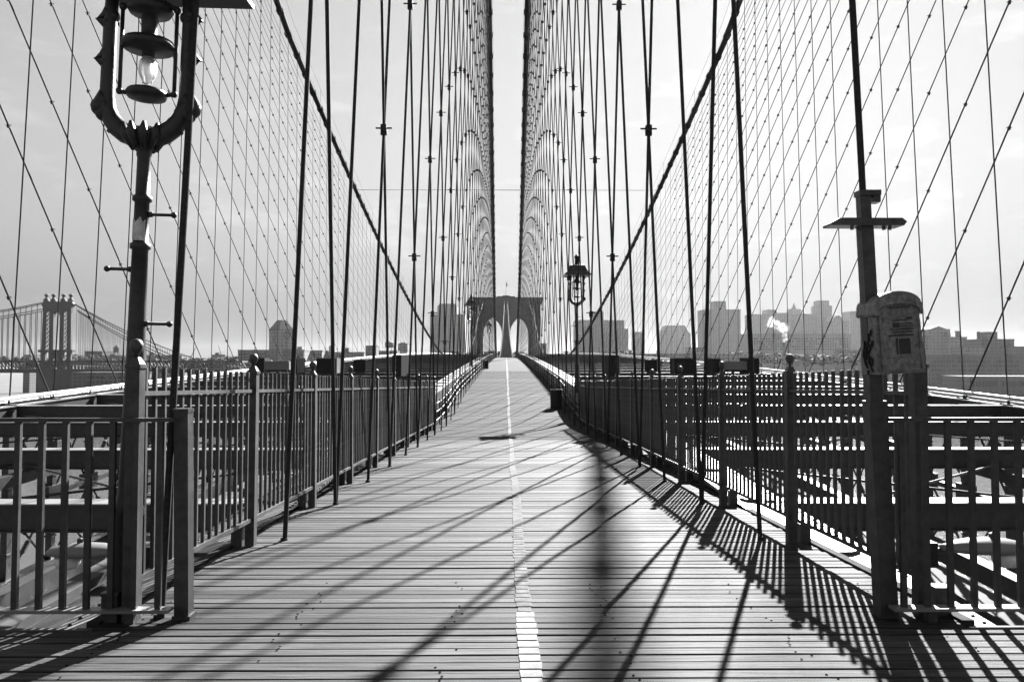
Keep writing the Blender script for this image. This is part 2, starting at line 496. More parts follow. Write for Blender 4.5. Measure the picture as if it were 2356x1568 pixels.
def beams(s, label):
    t = thing('overhead_frame', label, 'girder frame', (0, 0, 0), group='overhead frames over the roadways')
    x0, x1 = IN_X + .33, OUT_X - .28
    mb = MB(); mb.box(-(x1 - x0) / 2, (x1 - x0) / 2, -.09, .09, -.34, -.022)
    mb.box(-(x1 - x0) / 2, (x1 - x0) / 2, -.17, .17, -.36, -.342)
    me = mb.build('cross_beam', M_STEEL, t); me.location = (s * (x0 + x1) / 2, nd(1), T(nd(1)) - .01)
    fl = MB().box(-(x1 - x0) / 2, (x1 - x0) / 2, -.19, .19, -.02, 0).build('top_flange', M_CHORD, me)  # paler than the beam below: sun on its top is in the colour
    e = (x1 - x0) / 2
    kn = [MB().bar((-e, 0, -1.25), (-e + 1.0, 0, -.3), .07, .09).build('knee_brace', M_STEEL, me),
          MB().bar((e, 0, -1.25), (e - 1.0, 0, -.3), .07, .09).build('knee_brace', M_STEEL, me)]
    br = MB()
    for k in range(0, 49):
        n = 1 + 2 * k
        if k > 0:
            c = me.copy(); col.objects.link(c); c.location = (s * (x0 + x1) / 2, nd(n), T(nd(n)) - .01)
            f = fl.copy(); col.objects.link(f); f.parent = c
            if k < 14:
                for kn_ in kn:
                    q = kn_.copy(); col.objects.link(q); q.parent = c
        if k < 12:
            a, b = nd(n), nd(n + 2)
            for xa, xb in ((x0, (x0 + x1) / 2), ((x0 + x1) / 2, x0), ((x0 + x1) / 2, x1), (x1, (x0 + x1) / 2)):
                br.path([(s * xa, a, T(a) - .28), (s * xb, b, T(b) - .28)], .022, 5)
    a = nd(-1)
    c = me.copy(); col.objects.link(c); c.location = (s * (x0 + x1) / 2, a + .55, T(a) - .35)
    stuff(br.build('sway_rods', M_STEEL, t))
    ds = [nd(n) for n in range(-2, 204, 3)]
    for xx, dz, hh in ((5.0, .46, .2), (8.9, .46, .2)):   # lengthwise stringers under the cross beams
        mb = MB()
        for p, q in zip(ds, ds[1:]):
            mb.bar((s * xx, p, T(p) - dz), (s * xx, q, T(q) - dz), .16, hh)
        mb.build('stringer', M_STEEL, t)
beams(-1, 'dark cross beams with sunlit tops over the left roadway')
beams(1, 'dark cross beams with sunlit tops over the right roadway')

# ------------------------------------------------------------------ main cables with suspenders and diagonal stays
clamp_mb = MB().box(-.045, .045, -.06, .06, -.05, .05)
clamp_mb.path([(-.13, 0, 0), (.13, 0, 0)], .014, 5)
clamp_mb.box(-.05, .05, -.03, .03, -.11, -.05)
clamp_me = None
def cable(s, latf, xdeck, rope_r, r, label, inner):
    global clamp_me
    ds = [TOWER_D + (SPAN - 2 * TOWER_D) * i / 120 for i in range(121)]
    mb = MB(); mb.path([(s * latf(d), d, zc(d)) for d in ds], r, 12)
    c = mb.build('main_cable', M_CABLE, smooth=True)
    tag(c, label, 'bridge cable', 'main cables of the bridge')
    mb = MB()
    for n in range(-2, 204):
        d = nd(n); e = Vector((0, 1, (zc(d + .1) - zc(d - .1)) / .2)).normalized()
        p = Vector((s * latf(d), d, zc(d)))
        mb.path([p - e * .16, p + e * .16], r * 1.28, 10)
        mb.box(p.x - .05, p.x + .05, d - .07, d + .07, p.z - r * 1.75, p.z - r * .9)
        if not inner: mb.box(p.x - .05, p.x + .05, d - .05, d + .05, p.z + r, p.z + r * 1.5)
    stuff(mb.build('cable_bands', M_CABLE, c))
    for dx in (-.22, .22):                            # thin hand ropes above the cable
        mb = MB()
        mb.path([(s * latf(d) + dx, d, zc(d) + 1.15) for d in ds[::2]], .008, 4)
        for d in ds[4:-4:3]: mb.path([(s * latf(d) + dx, d, zc(d) + r), (s * latf(d) + dx, d, zc(d) + 1.15)], .012, 4)
        mb.build('hand_rope', M_ROPE, c)
    def bottom(d):
        z = min(W(d), T(d)) - .12 if inner else T(d) - .1
        return Vector((s * (2.42 if inner and s < 0 and d < 6 else xdeck), d, z))
    for n in range(-1, 204):
        d = nd(n); p = bottom(d); q = Vector((s * latf(d), d, zc(d) - r))
        if q.z < p.z + .3: continue
        rr = rope_r * max(.5, 1 - max(min(d, SPAN - d) - 18, 0) / 90.0)
        sm = MB().path([p, q], rr, 6 if d < 60 else 4, cap=False)
        o = sm.build('suspender', M_ROPE, c, tuple(p), smooth=True)
        if inner and d < 20:
            MB().lathe([(rope_r * 1.5, -.02), (rope_r * 1.5, .02), (rope_r * 1.15, .03)], 8, (p.x, p.y, W(d))).build('rope_socket', M_ROPE, o).location = -p
    clamps = MB()
    for side in (0, 1):
        for n in range(1 if inner else 2, 56, 2):
            d0 = nd(n) if side == 0 else SPAN - nd(n)
            p = bottom(d0)
            q = Vector((s * (latf(TOWER_D) if inner else 16.3), TOWER_D if side == 0 else SPAN - TOWER_D, TOWER_Z - (.0 if inner else .0)))
            o = MB().path([p, q], rope_r * (1.02 if d0 < 40 else .8 if d0 < 90 else .6), 6 if d0 < 60 else 4, cap=False).build('stay', M_ROPE, c, tuple(p), smooth=True)
            if side: continue
            for j in range(-1, n):
                t = (nd(j) - d0) / (q.y - d0); m = p + (q - p) * t
                if m.z > zc(nd(j)) - .8 or t < .02: continue
                vis = m.z / m.y < .50 and abs(m.x / m.y) < .72
                if vis and nd(j) < (34 if inner else 44):
                    if clamp_me is None:
                        k = clamp_mb.build('rope_clamp', M_ROPE, o); clamp_me = k.data
                    else:
                        k = link('rope_clamp', clamp_me, o)
                    k.location = m - p
                    sc = 1.0 if inner else .72
                    k.scale = (sc, sc, sc)
                elif m.y < 75:
                    sc = .5
                    clamps.box(m.x - .10 * sc, m.x + .10 * sc, m.y - .04, m.y + .04, m.z - .05, m.z + .05)
    stuff(clamps.build('rope_clamps', M_ROPE, c))
    return c
cable(-1, lat_in, ROPE_X, .0235, .20, 'left inner main cable rising nearly straight up beside the walkway', True)
cable(1, lat_in, ROPE_X, .0235, .20, 'right inner main cable rising nearly straight up beside the walkway', True)
cable(-1, lat_out, OUT_X, .026, .20, 'left outer main cable slanting down from the upper left', False)
cable(1, lat_out, OUT_X, .026, .20, 'right outer main cable slanting down from the upper right', False)
mb = MB(); d = 79.5                                     # thin wire strung across between the four cables
for a, b in ((-lat_out(d), -lat_in(d)), (-lat_in(d), lat_in(d)), (lat_in(d), lat_out(d))):
    mb.path([(a, d, zc(d)), (b, d, zc(d))], .03 if abs(a - b) < 5 else .02, 4)
tag(mb.build('storm_wire', M_ROPE), 'thin wire strung level across between the four main cables', 'wire')

# ------------------------------------------------------------------ tall picket fences
def fence(s, nposts, d0, label):
    t = thing('picket_fence', label, 'fence', (s * FENCE_X, d0, W(d0)), group='tall picket fences beside the walkway')
    sp = 2.40; base = Vector((s * FENCE_X, d0, W(d0)))
    hw = .043
    pm = MB().box(-hw, hw, -hw, hw, -.25, 1.62)
    pm.box(-hw - .008, hw + .008, -hw - .008, hw + .008, 1.62, 1.645)
    pm.add([(-hw,-hw,1.645),(hw,-hw,1.645),(hw,hw,1.645),(-hw,hw,1.645),(-.02,-.02,1.69),(.02,-.02,1.69),(.02,.02,1.69),(-.02,.02,1.69)],
           [(0,1,5,4),(1,2,6,5),(2,3,7,6),(3,0,4,7),(4,5,6,7)])
    post = pm.build('post', M_FENCE, t)
    fin = MB().lathe([(.018,1.685),(.016,1.71),(.024,1.718),(.036,1.735),(.043,1.758),(.043,1.772),(.036,1.792),(.022,1.806),(.004,1.812)], 12).build('finial', M_FENCE, post, smooth=True)
    blk = MB().box(-.05, .05, -.05, .05, -.2, .17).box(-.056,.056,-.056,.056,.17,.19).build('stub', M_FENCE, post); blk.location = (s * .12, -.0, 0)
    pick = MB().box(-.0135, .0135, -.0135, .0135, .24, 1.63).build('picket', M_FENCE, t)
    for k in range(nposts):
        d = d0 + sp * k
        if k: 
            p = post.copy(); col.objects.link(p)
            for ch in (fin, blk):
                c = ch.copy(); col.objects.link(c); c.parent = p
        else: p = post
        p.location = (0, d - base.y, W(d) - base.z)
        p.rotation_euler = (random.uniform(-.004, .004), random.uniform(-.006, .006), 0)
        if k == nposts - 1: break
        for j in range(1, 16):
            dd = d + sp * j / 16.0
            q = pick if (k == 0 and j == 1) else pick.copy()
            if q is not pick: col.objects.link(q)
            q.location = (0, dd - base.y, W(dd) - base.z)
            q.rotation_euler = (random.uniform(-.003, .003), random.uniform(-.003, .003), random.uniform(-.1, .1))
        for h, th in ((1.455, .03), (.25, .035)):
            a, b = d + hw, d + sp - hw
            MB().bar((0, a - base.y, W(a) - base.z + h), (0, b - base.y, W(b) - base.z + h), .05, th).build('rail', M_FENCE, t)
    return t
fence(-1, 10, 5.2, 'tall picket fence with ball finials left of the walkway')
fence(1, 11, 5.3, 'tall picket fence with ball finials right of the walkway, behind the call box')

# guard rails running sideways at the edge of the near platform
def guard(s, label):
    d = 5.14; w0 = W(d)
    t = thing('guard_rail', label, 'railing', (s * 2.3, d, w0), group='sideways guard rails at the platform edge')
    L = 4.6
    MB().box(0 if s > 0 else -L, L if s > 0 else 0, -.02, .02, 1.275, 1.30).build('top_rail', M_FENCE, t)
    MB().box(0 if s > 0 else -L, L if s > 0 else 0, -.045, .045, .075, .095).build('bottom_rail', M_CHORD, t)
    b = MB().box(-.018, .018, -.014, .014, .095, 1.275).build('baluster', M_FENCE, t)
    for k in range(30):
        o = b if k == 0 else b.copy()
        if k: col.objects.link(o)
        o.location = (s * (.08 + .151 * k), 0, 0)
    f = MB().box(-.03, .03, -.03, .03, -.1, .075).build('foot', M_FENCE, t); f.location = (s * .25, 0, 0)
    for k in (1, 2):
        o = f.copy(); col.objects.link(o); o.location = (s * (.25 + 2.0 * k), 0, 0)
guard(-1, 'waist-high guard rail across the left edge of the platform')
guard(1, 'waist-high guard rail right of the call box')

# low railings on the walkway edge beyond the tall fences
def low_railing(s, d0, label):
    t = thing('low_railing', label, 'railing', (s * 2.62, d0, W(d0)), group='low railings beyond the tall fences')
    b = Vector((s * 2.62, d0, W(d0))); ds = [d0 + 3 * i for i in range(66)]
    for h in (.25, .55, .85):
        MB().path([(0, d - b.y, W(d) - b.z + h) for d in ds], .02, 6).build('rail', M_FENCE, t)
    p = MB().box(-.03, .03, -.03, .03, -.1, .95).build('post', M_FENCE, t)
    for k in range(0, 80):
        d = d0 + NODE * k
        if d > ds[-1]: break
        o = p if k == 0 else p.copy()
        if k: col.objects.link(o)
        o.location = (0, d - b.y, W(d) - b.z)
low_railing(-1, 27.4, 'low post and rail fence along the far left walkway edge')
low_railing(1, 29.8, 'low post and rail fence along the far right walkway edge')

# ------------------------------------------------------------------ sleeves round the first suspenders
def rope_at(s, z):
    d = nd(-1); b = Vector((s * (2.42 if s < 0 else ROPE_X), d, min(W(d), T(d)) - .12)); q = Vector((s * lat_in(d), d, zc(d) - .2))
    return b + (q - b) * ((z - b.z) / (q.z - b.z))
p0, p1 = rope_at(-1, W(5.2) - .1), rope_at(-1, -.33)
p0.x = -2.255; p1.x = -2.28
t = thing('rope_sleeve', 'short square steel sleeve round the rope at the end of the left guard rail', 'sleeve', tuple(p0))
MB().bar((0,0,0), p1 - p0, .092, .092, up=(0,1,0)).build('casing', M_FENCE, t)
MB().bar((p1-p0) - Vector((0,0,.004)), (p1-p0) + Vector((0,0,.02)), .10, .10, up=(0,1,0)).build('cap_plate', M_FENCE, t)
MB().box(-.058, .058, -.058, .058, .09, .13).build('collar', M_FENCE, t)

p0, p1, p2 = rope_at(1, W(5.2) - .1), rope_at(1, .92), rope_at(1, 1.10)
t = thing('rope_sleeve', 'tall square steel sleeve round the rope that carries the call box', 'sleeve', tuple(p0))
e = p1 - p0
MB().bar((0,0,0), e * .56, .115, .115, up=(0,1,0)).build('casing', M_FENCE, t)
MB().bar(e * .56, e, .082, .082, up=(0,1,0)).build('middle_casing', M_FENCE, t)
MB().bar(p1 - p0, p2 - p0, .07, .07, up=(0,1,0)).build('upper_casing', M_FENCE, t)
e = p2 - p0
mb = MB().box(e.x - .04, e.x + .10, e.y - .05, e.y + .05, e.z - .005, e.z + .03); mb.box(e.x + .055, e.x + .10, e.y - .04, e.y + .04, e.z - .05, e.z - .005)
mb.build('bracket', M_FENCE, t)
e = p1 - p0
L = .25
mb = MB().prism([(e.x - L, e.z - .03), (e.x + L - .02, e.z - .03), (e.x + L, e.z - .005), (e.x + L - .03, e.z + .02), (e.x - L + .06, e.z + .02), (e.x - L, e.z - .012)], e.y - .07, e.y + .07)
mb.build('cross_plate', M_FENCE, t)
mb = MB()
for dx in (-.11, -.06, .1, .14): mb.lathe([(.012, 0), (.012, .03)], 6, (e.x + dx, e.y - .06, e.z - .06))
mb.build('bolts', M_FENCE, t)['kind'] = 'stuff'

# ------------------------------------------------------------------ call box
def call_box():
    d = 5.10; cx = 2.375
    t = thing('call_box', 'graffitied street call box with an arched hood on the right pole', 'call box', (cx, d, -.08), rz=R(0))
    t.rotation_euler = (0, R(-3.2), R(2)); t.scale = (.86, .9, 1.0)
    dep = .24
    def outline(wb, wt, zb, zs, zt, n=10, cx_=0):
        pl = [(-wb, zb), (wb, zb), (wt, zs)]
        for i in range(1, n):
            a = math.pi * i / n
            pl.append((wt * math.cos(a), zs + (zt - zs) * math.sin(a)))
        pl.append((-wt, zs)); return pl
    MB().prism(outline(.185, .165, 0, .40, .46), 0, dep).build('body', M_BOX, t)
    # hood: rolled lip standing proud on all sides
    hp = []
    n = 14
    for i in range(n + 1):
        a = math.pi * (i / n)
        hp.append((.182 * math.cos(a) * (1 + .05 * math.sin(a)), .405 + .125 * math.sin(a) ** .75))
    hp2 = [(.178, .375), (.187, .39)] + hp[1:-1] + [(-.187, .39), (-.178, .375)] + [(-.165, .385)] + [(.165 * math.cos(math.pi * (1 - i / n)), .40 + .05 * math.sin(math.pi * i / n)) for i in range(1, n)] + [(.165, .385)]
    MB().prism(hp2, -.022, dep + .02).build('hood', M_BOX, t)
    MB().box(-.15, .15, -.012, 0, .015, .375).build('door', M_BOX, t)
    fr = MB()
    fr.box(-.152, -.142, -.02, -.012, .02, .37); fr.box(.142, .152, -.02, -.012, .02, .37); fr.box(-.142, .142, -.02, -.012, .36, .37)
    fr.box(-.142, .142, -.02, -.012, .105, .112); fr.box(-.142, .142, -.02, -.012, .02, .03)
    fr.build('door_frame', M_BOX, t)
    MB().box(-.012, .072, -.016, -.0125, .125, .225).build('dark_plate', M_BOXDARK, t)
    MB().box(-.035, -.022, -.016, -.0125, .125, .23).build('hinge_strip', M_BOXDARK, t)
    MB().box(-.05, .0, -.016, -.0125, .295, .325).build('label_block', M_BOXDARK, t)
    MB().box(.06, .10, -.016, -.0125, .345, .362).build('stamp_block', M_BOXDARK, t)
    rn = random.Random(3); mb = MB()
    for z, h, x0, x1 in ((.316, .009, .008, .10), (.300, .009, .008, .10), (.280, .012, -.07, .10), (.262, .012, -.06, .10), (.238, .017, -.085, .10), (.338, .011, -.05, .05), (.42, .016, -.07, .08)):
        x = x0
        while x < x1:
            w = rn.uniform(.005, .011); yf = -.0235 if z > .4 else -.0145; mb.box(x, x + w, yf, yf + .002, z, z + h * rn.uniform(.7, 1)); x += w + .004
    stuff(mb.build('small_print', M_BOXDARK, t))
    mb = MB()                                         # sprayed tag on the left side
    yy = [(.05, .02), (.09, .06), (.06, .10), (.12, .13), (.08, .17), (.13, .20), (.09, .24), (.15, .16), (.17, .08), (.13, .04), (.19, .12), (.16, .22)]
    for (a, b), (c_, d_) in zip(yy, yy[1:]):
        mb.bar((-.19 + .02 * b / .4 - .002, a, b), (-.19 + .02 * d_ / .4 - .002, c_, d_), .004, .016, up=(1, 0, 0))
    for y, z, h in ((.06, .10, .09), (.10, .12, .11), (.14, .16, .13), (.08, .2, .07), (.12, .03, .06), (.07, .29, .08), (.1, .27, .12), (.05, .22, .08), (.15, .09, .07), (.16, .2, .09), (.18, .15, .06)):
        mb.bar((-.19 + .02 * z / .4 - .002, y, z), (-.19 + .02 * (z - h * .5) / .4 - .002, y + .004, z - h * .5 + .001), .004, .02, up=(1, 0, 0))
    stuff(mb.build('graffiti', M_BOXDARK, t))
call_box()

# ------------------------------------------------------------------ lamp posts
def lamp():
    t = thing('lamp_post', 'x', 'lamp post')
    MB().lathe([(.115,-.1),(.115,.25),(.10,.32),(.092,.9),(.105,.93),(.085,.99),(.074,1.05),(.066,1.5),(.059,1.9),(.055,2.3),(.051,2.66),(.066,2.67),(.066,2.70),(.049,2.71),(.047,2.98),(.062,2.99),(.062,3.02),(.045,3.03),(.042,3.28),(.050,3.30),(.045,3.33),(.08,3.36),(.108,3.41),(.10,3.46),(.06,3.485)], 18).build('post', M_IRON, t, smooth=True)
    MB().box(-.118, .118, -.118, .118, -.15, .26).build('plinth', M_IRON, t)
    for z, s in ((2.90, 1), (2.53, -1), (2.17, 1)):
        MB().path([(s * .05, 0, z), (s * .07, 0, z), (s * .075, 0, z), (s * .205, 0, z)], [.02, .02, .0115, .0115], 8).ball((s * .215, 0, z), .021).build('rung', M_IRON, t, smooth=True)
    yk = MB(); pts = []
    for i in range(13):
        a = math.pi * (i / 12.0)
        pts.append((-.265 * math.cos(a), 0, 3.69 - .275 * math.sin(a) ** .85))
    pts = [(-.25, 0, 4.57), (-.265, 0, 4.2)] + pts + [(.265, 0, 4.2), (.25, 0, 4.57)]
    rs = [.042, .043] + [.048 + .024 * math.sin(math.pi * i / 12) for i in range(13)] + [.043, .042]
    yk.path(pts, rs, 10, up=(0, 1, 0.01))
    for s in (-1, 1):                                 # cast knobs and spurs on the yoke
        for x, z, r in ((.30, 3.62, .055), (.275, 3.58, .05), (.262, 4.42, .055), (.235, 4.24, .035)):
            yk.ball((s * x * 1.03, 0, z), r * 1.15, 8)
        for z in (3.95, 4.22, 4.46): yk.path([(s * .25, 0, z - .05), (s * .275, 0, z - .03), (s * .35, 0, z), (s * .275, 0, z + .04), (s * .25, 0, z + .06)], [.03, .05, .018, .05, .03], 8)
        yk.path([(s * .23, 0, 3.62), (s * .32, 0, 3.555)], [.065, .014], 8); yk.path([(s * .265, 0, 3.68), (s * .35, 0, 3.62)], [.07, .03], 8)
        yk.path([(s * .17, 0, 3.53), (s * .25, 0, 3.45)], [.06, .012], 8); yk.path([(s * .11, 0, 3.46), (s * .16, 0, 3.39)], [.055, .012], 8)
    for x in (-.08, -.04, 0, .04, .08): yk.ball((x, -.02, 3.455 + .01 * (abs(x) < .05)), .03, 8)
    for k in range(10):                               # cast leaves round the foot of the yoke
        q = 2 * math.pi * k / 10; yk.path([(.07 * math.cos(q), .07 * math.sin(q), 3.34), (.125 * math.cos(q), .125 * math.sin(q), 3.43), (.14 * math.cos(q), .12 * math.sin(q), 3.50)], [.02, .034, .012], 6)
    yk.build('yoke', M_IRON, t, smooth=True)
    h = MB(); a, b, c_ = .525, .40, .30
    def ring(w, z): return [(-w, -w, z), (w, -w, z), (w, w, z), (-w, w, z)]
    vs_ = ring(.525, 4.50) + ring(.525, 4.535) + ring(.40, 4.66) + ring(.31, 4.86) + ring(.30, 4.90) + ring(.09, 4.96)
    fs = [(3,2,1,0)]
    for i in range(5):
        for k in range(4):
            fs.append((i*4+k, i*4+(k+1)%4, (i+1)*4+(k+1)%4, (i+1)*4+k))
    fs.append((20,21,22,23)); h.add(vs_, fs)
    hood = h.build('hood', M_IRON, t); hood.location.z = .045
    MB().lathe([(.085,4.95),(.085,5.22),(.11,5.24),(.11,5.28),(.08,5.30),(.05,5.36),(.004,5.38)], 12).build('chimney', M_IRON, hood, smooth=True)
    lt = MB()
    lt.lathe([(.05,4.60),(.07,4.42),(.12,4.34),(.15,4.29),(.13,4.26),(.055,4.25),(.05,4.10),(.06,4.09)], 16)
    lt.lathe([(.05,4.095),(.16,4.075),(.178,4.04),(.16,4.015),(.045,4.00),(.04,3.965)], 18)
    lt.lathe([(.03,3.66),(.12,3.685),(.135,3.715),(.12,3.74),(.02,3.75)], 18)
    for k in range(2):
        t_ = math.pi * (k + .04); x, y = .175 * math.cos(t_), .175 * math.sin(t_)
        lt.path([(x, y, 3.73), (x, y, 4.29)], .014, 6); lt.ball((x, y, 4.30), .026, 8); lt.ball((x, y, 3.725), .024, 8)
        lt.path([(x, y, 4.30), (x * .5, y * .5, 4.35)], .016, 6); lt.path([(x, y, 3.725), (x * .7, y * .7, 3.715)], .015, 6)
    lt.build('lantern_cage', M_IRON, t, smooth=True)
    MB().lathe([(.018,3.975),(.034,3.965),(.055,3.93),(.06,3.89),(.056,3.85),(.044,3.82),(.034,3.805),(.032,3.785),(.004,3.778)], 14).build('bulb', M_BULB, t, smooth=True)
    return t
lp = lamp()
lp['label'] = 'cast iron lamp post with climbing rungs towering in front of the left fence'
lp.location = (-2.68, 5.32, T(5.32)); lp.rotation_euler = (0, R(1.4), 0)
st = MB()
for i in range(6):
    a0, a1 = R(215 + 18 * i), R(215 + 18 * (i + 1)); r_ = .0530
    up0, up1 = 2.86 + .02 * math.sin(i * 2.1), 2.86 + .02 * math.sin((i + 1) * 2.1)
    st.add([(r_*math.cos(a0), r_*math.sin(a0), 2.72), (r_*math.cos(a1), r_*math.sin(a1), 2.72), (r_*math.cos(a1)*.99, r_*math.sin(a1)*.99, up1), (r_*math.cos(a0)*.99, r_*math.sin(a0)*.99, up0)], [(0,1,2,3)])
st.build('sticker', M_STICKER, lp)
LG = 'ornate bridge lamp posts'
lp['group'] = LG
for x, d, lab in ((2.70, 32.0, 'ornate lamp post standing alone right of the far stone tower'),
                  (-2.75, 60.0, 'distant lamp post against the left pier of the stone tower'),
                  (-2.75, 125.0, 'tiny lamp post showing in the left arch of the stone tower')):
    c = copy_tree(lp); c['label'] = lab; c.location = (x, d, T(d)); c.rotation_euler = (0, 0, 0)
    for ch in list(c.children):
        if ch.name.startswith('sticker'): bpy.data.objects.remove(ch)

# ------------------------------------------------------------------ roadway luminaires seen below the rails
def luminaire(s, x, d, z, label):
    t = thing('street_light', label, 'street light', (x, d, z), group='cobra-head street lights hung over the roadways')
    b = MB(); secs = [(-.34,.05,.02),(-.30,.10,.055),(-.16,.15,.085),(.02,.16,.10),(.2,.15,.09),(.32,.11,.07),(.40,.06,.045),(.46,.04,.035)]
    n = 14; o = 0
    for x_, wy, hz in secs:
        for k in range(n):
            a = 2 * math.pi * k / n; zz = math.sin(a)
            b.v.append((-s * x_ , wy * math.cos(a), hz * (zz if zz > 0 else zz * .55) + .015))
    for i in range(len(secs) - 1):
        for k in range(n):
            b.f.append((i*n+k, i*n+(k+1)%n, (i+1)*n+(k+1)%n, (i+1)*n+k))
    b.f.append(tuple(range(n))); b.f.append(tuple((len(secs)-1)*n + k for k in range(n)))
    b.build('housing', M_GREY, t, smooth=True)
    MB().lathe([(.02,-.155),(.08,-.145),(.115,-.10),(.125,-.03)], 16, (s * .14, 0, 0)).build('lens', M_LENS, t, smooth=True)
    MB().path([(-s * .42, 0, .0), (-s * .7, 0, -.02), (-s * (abs(x) - IN_X - .1), 0.0, -.18)], .028, 8).build('arm', M_STEEL, t)
    MB().lathe([(.022, .08), (.03, .10), (.028, .15), (.01, .16)], 8, (s * .02, 0, 0)).build('photocell', M_STEEL, t)
    MB().box(-.10, .10, -.08, .08, -.12, .1).build('fitting', M_BLACK, t).location = (-s * .62, 0, -.02)
luminaire(-1, -4.42, 8.1, -1.93, 'bulbous street light hanging behind the left guard rail')
luminaire(1, 4.25, 7.3, -1.72, 'bulbous street light hanging behind the right guard rail')

# ------------------------------------------------------------------ floodlights standing on the cross beams
def flood(x, d, w, h, dep, rz, style, label):
    z0 = T(d); zt = -(HORIZON - 842.0) / -F * d
    zc_ = -(841 - HORIZON) / F * d
    t = thing('floodlight', label, 'floodlight', (x, d, z0), rz, 'floodlights standing over the roadway beams')
    H = zc_ - z0
    mb = MB().box(-w/2, w/2, -dep/2, dep/2, H - h/2, H + h/2)
    mb.box(-w/2 - .02, w/2 + .02, dep/2, dep/2 + .03, H - h/2 - .02, H + h/2 + .02)
    mb.build('housing', M_GREY if w > .7 else M_BLACK, t)
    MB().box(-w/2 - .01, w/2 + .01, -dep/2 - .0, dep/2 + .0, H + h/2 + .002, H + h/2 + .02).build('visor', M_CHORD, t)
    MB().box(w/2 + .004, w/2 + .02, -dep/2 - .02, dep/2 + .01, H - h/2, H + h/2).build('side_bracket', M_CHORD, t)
    sm = MB(); sm.path([(0, 0, 0), (0, 0, H - h/2)], .045, 8); sm.box(-.2, .2, -.14, .14, 0, .04)
    sm.box(-w*.42, w*.42, -.03, .03, H - h/2 - .06, H - h/2)
    sm.build('stand', M_STEEL, t)
    if style:
        MB().lathe([(.12,-.16),(.17,0),(.14,.18),(.05,.24)], 12, (0, 0, .35)).build('ballast', M_BLACK, t)
for s, side in ((-1, 'left'), (1, 'right')):
    d = 24.37
    for off, w, h, dep, rz, style, name in (
            (242, .30, .62, .50, R(18), 1, 'side-on floodlight with a ballast drum closest to the walkway, %s side'),
            (335, .34, .34, .3, R(-10), 0, 'smallest floodlight on a thin stand between the ropes, %s side'),
            (407, .62, .44, .34, R(6), 0, 'broad black floodlight with a square face, %s side'),
            (478, .26, .42, .30, R(25), 1, 'narrow floodlight on a drum ballast, %s side'),
            (523, .72, .24, .4, R(-4), 0, 'widest floodlight with a sunlit visor, %s side'),
            (562, .44, .46, .3, R(14), 0, 'outermost black floodlight with a bright side bracket, %s side')):
        flood(s * off / F * d + CAMX, d, w, h, dep, s * rz, style, name % side)

# ------------------------------------------------------------------ litter barrels
def barrel(x, d, label):
    t = thing('litter_barrel', label, 'litter bin', (x, d, W(d)), group='litter barrels at the walkway edge')
    MB().lathe([(.26,0),(.275,.02),(.275,.27),(.285,.29),(.275,.31),(.275,.56),(.285,.58),(.275,.60),(.275,.80),(.25,.80),(.24,.2)], 18).build('drum', M_BLACK, t, smooth=False)
    MB().lathe([(.288,.80),(.292,.82),(.288,.845),(.25,.845),(.245,.80)], 18).build('rim', M_STEEL, t)
barrel(2.12, 36.0, 'black litter barrel at the right edge of the walkway')
barrel(-2.2, 82.0, 'black litter barrel far along the left edge of the walkway')

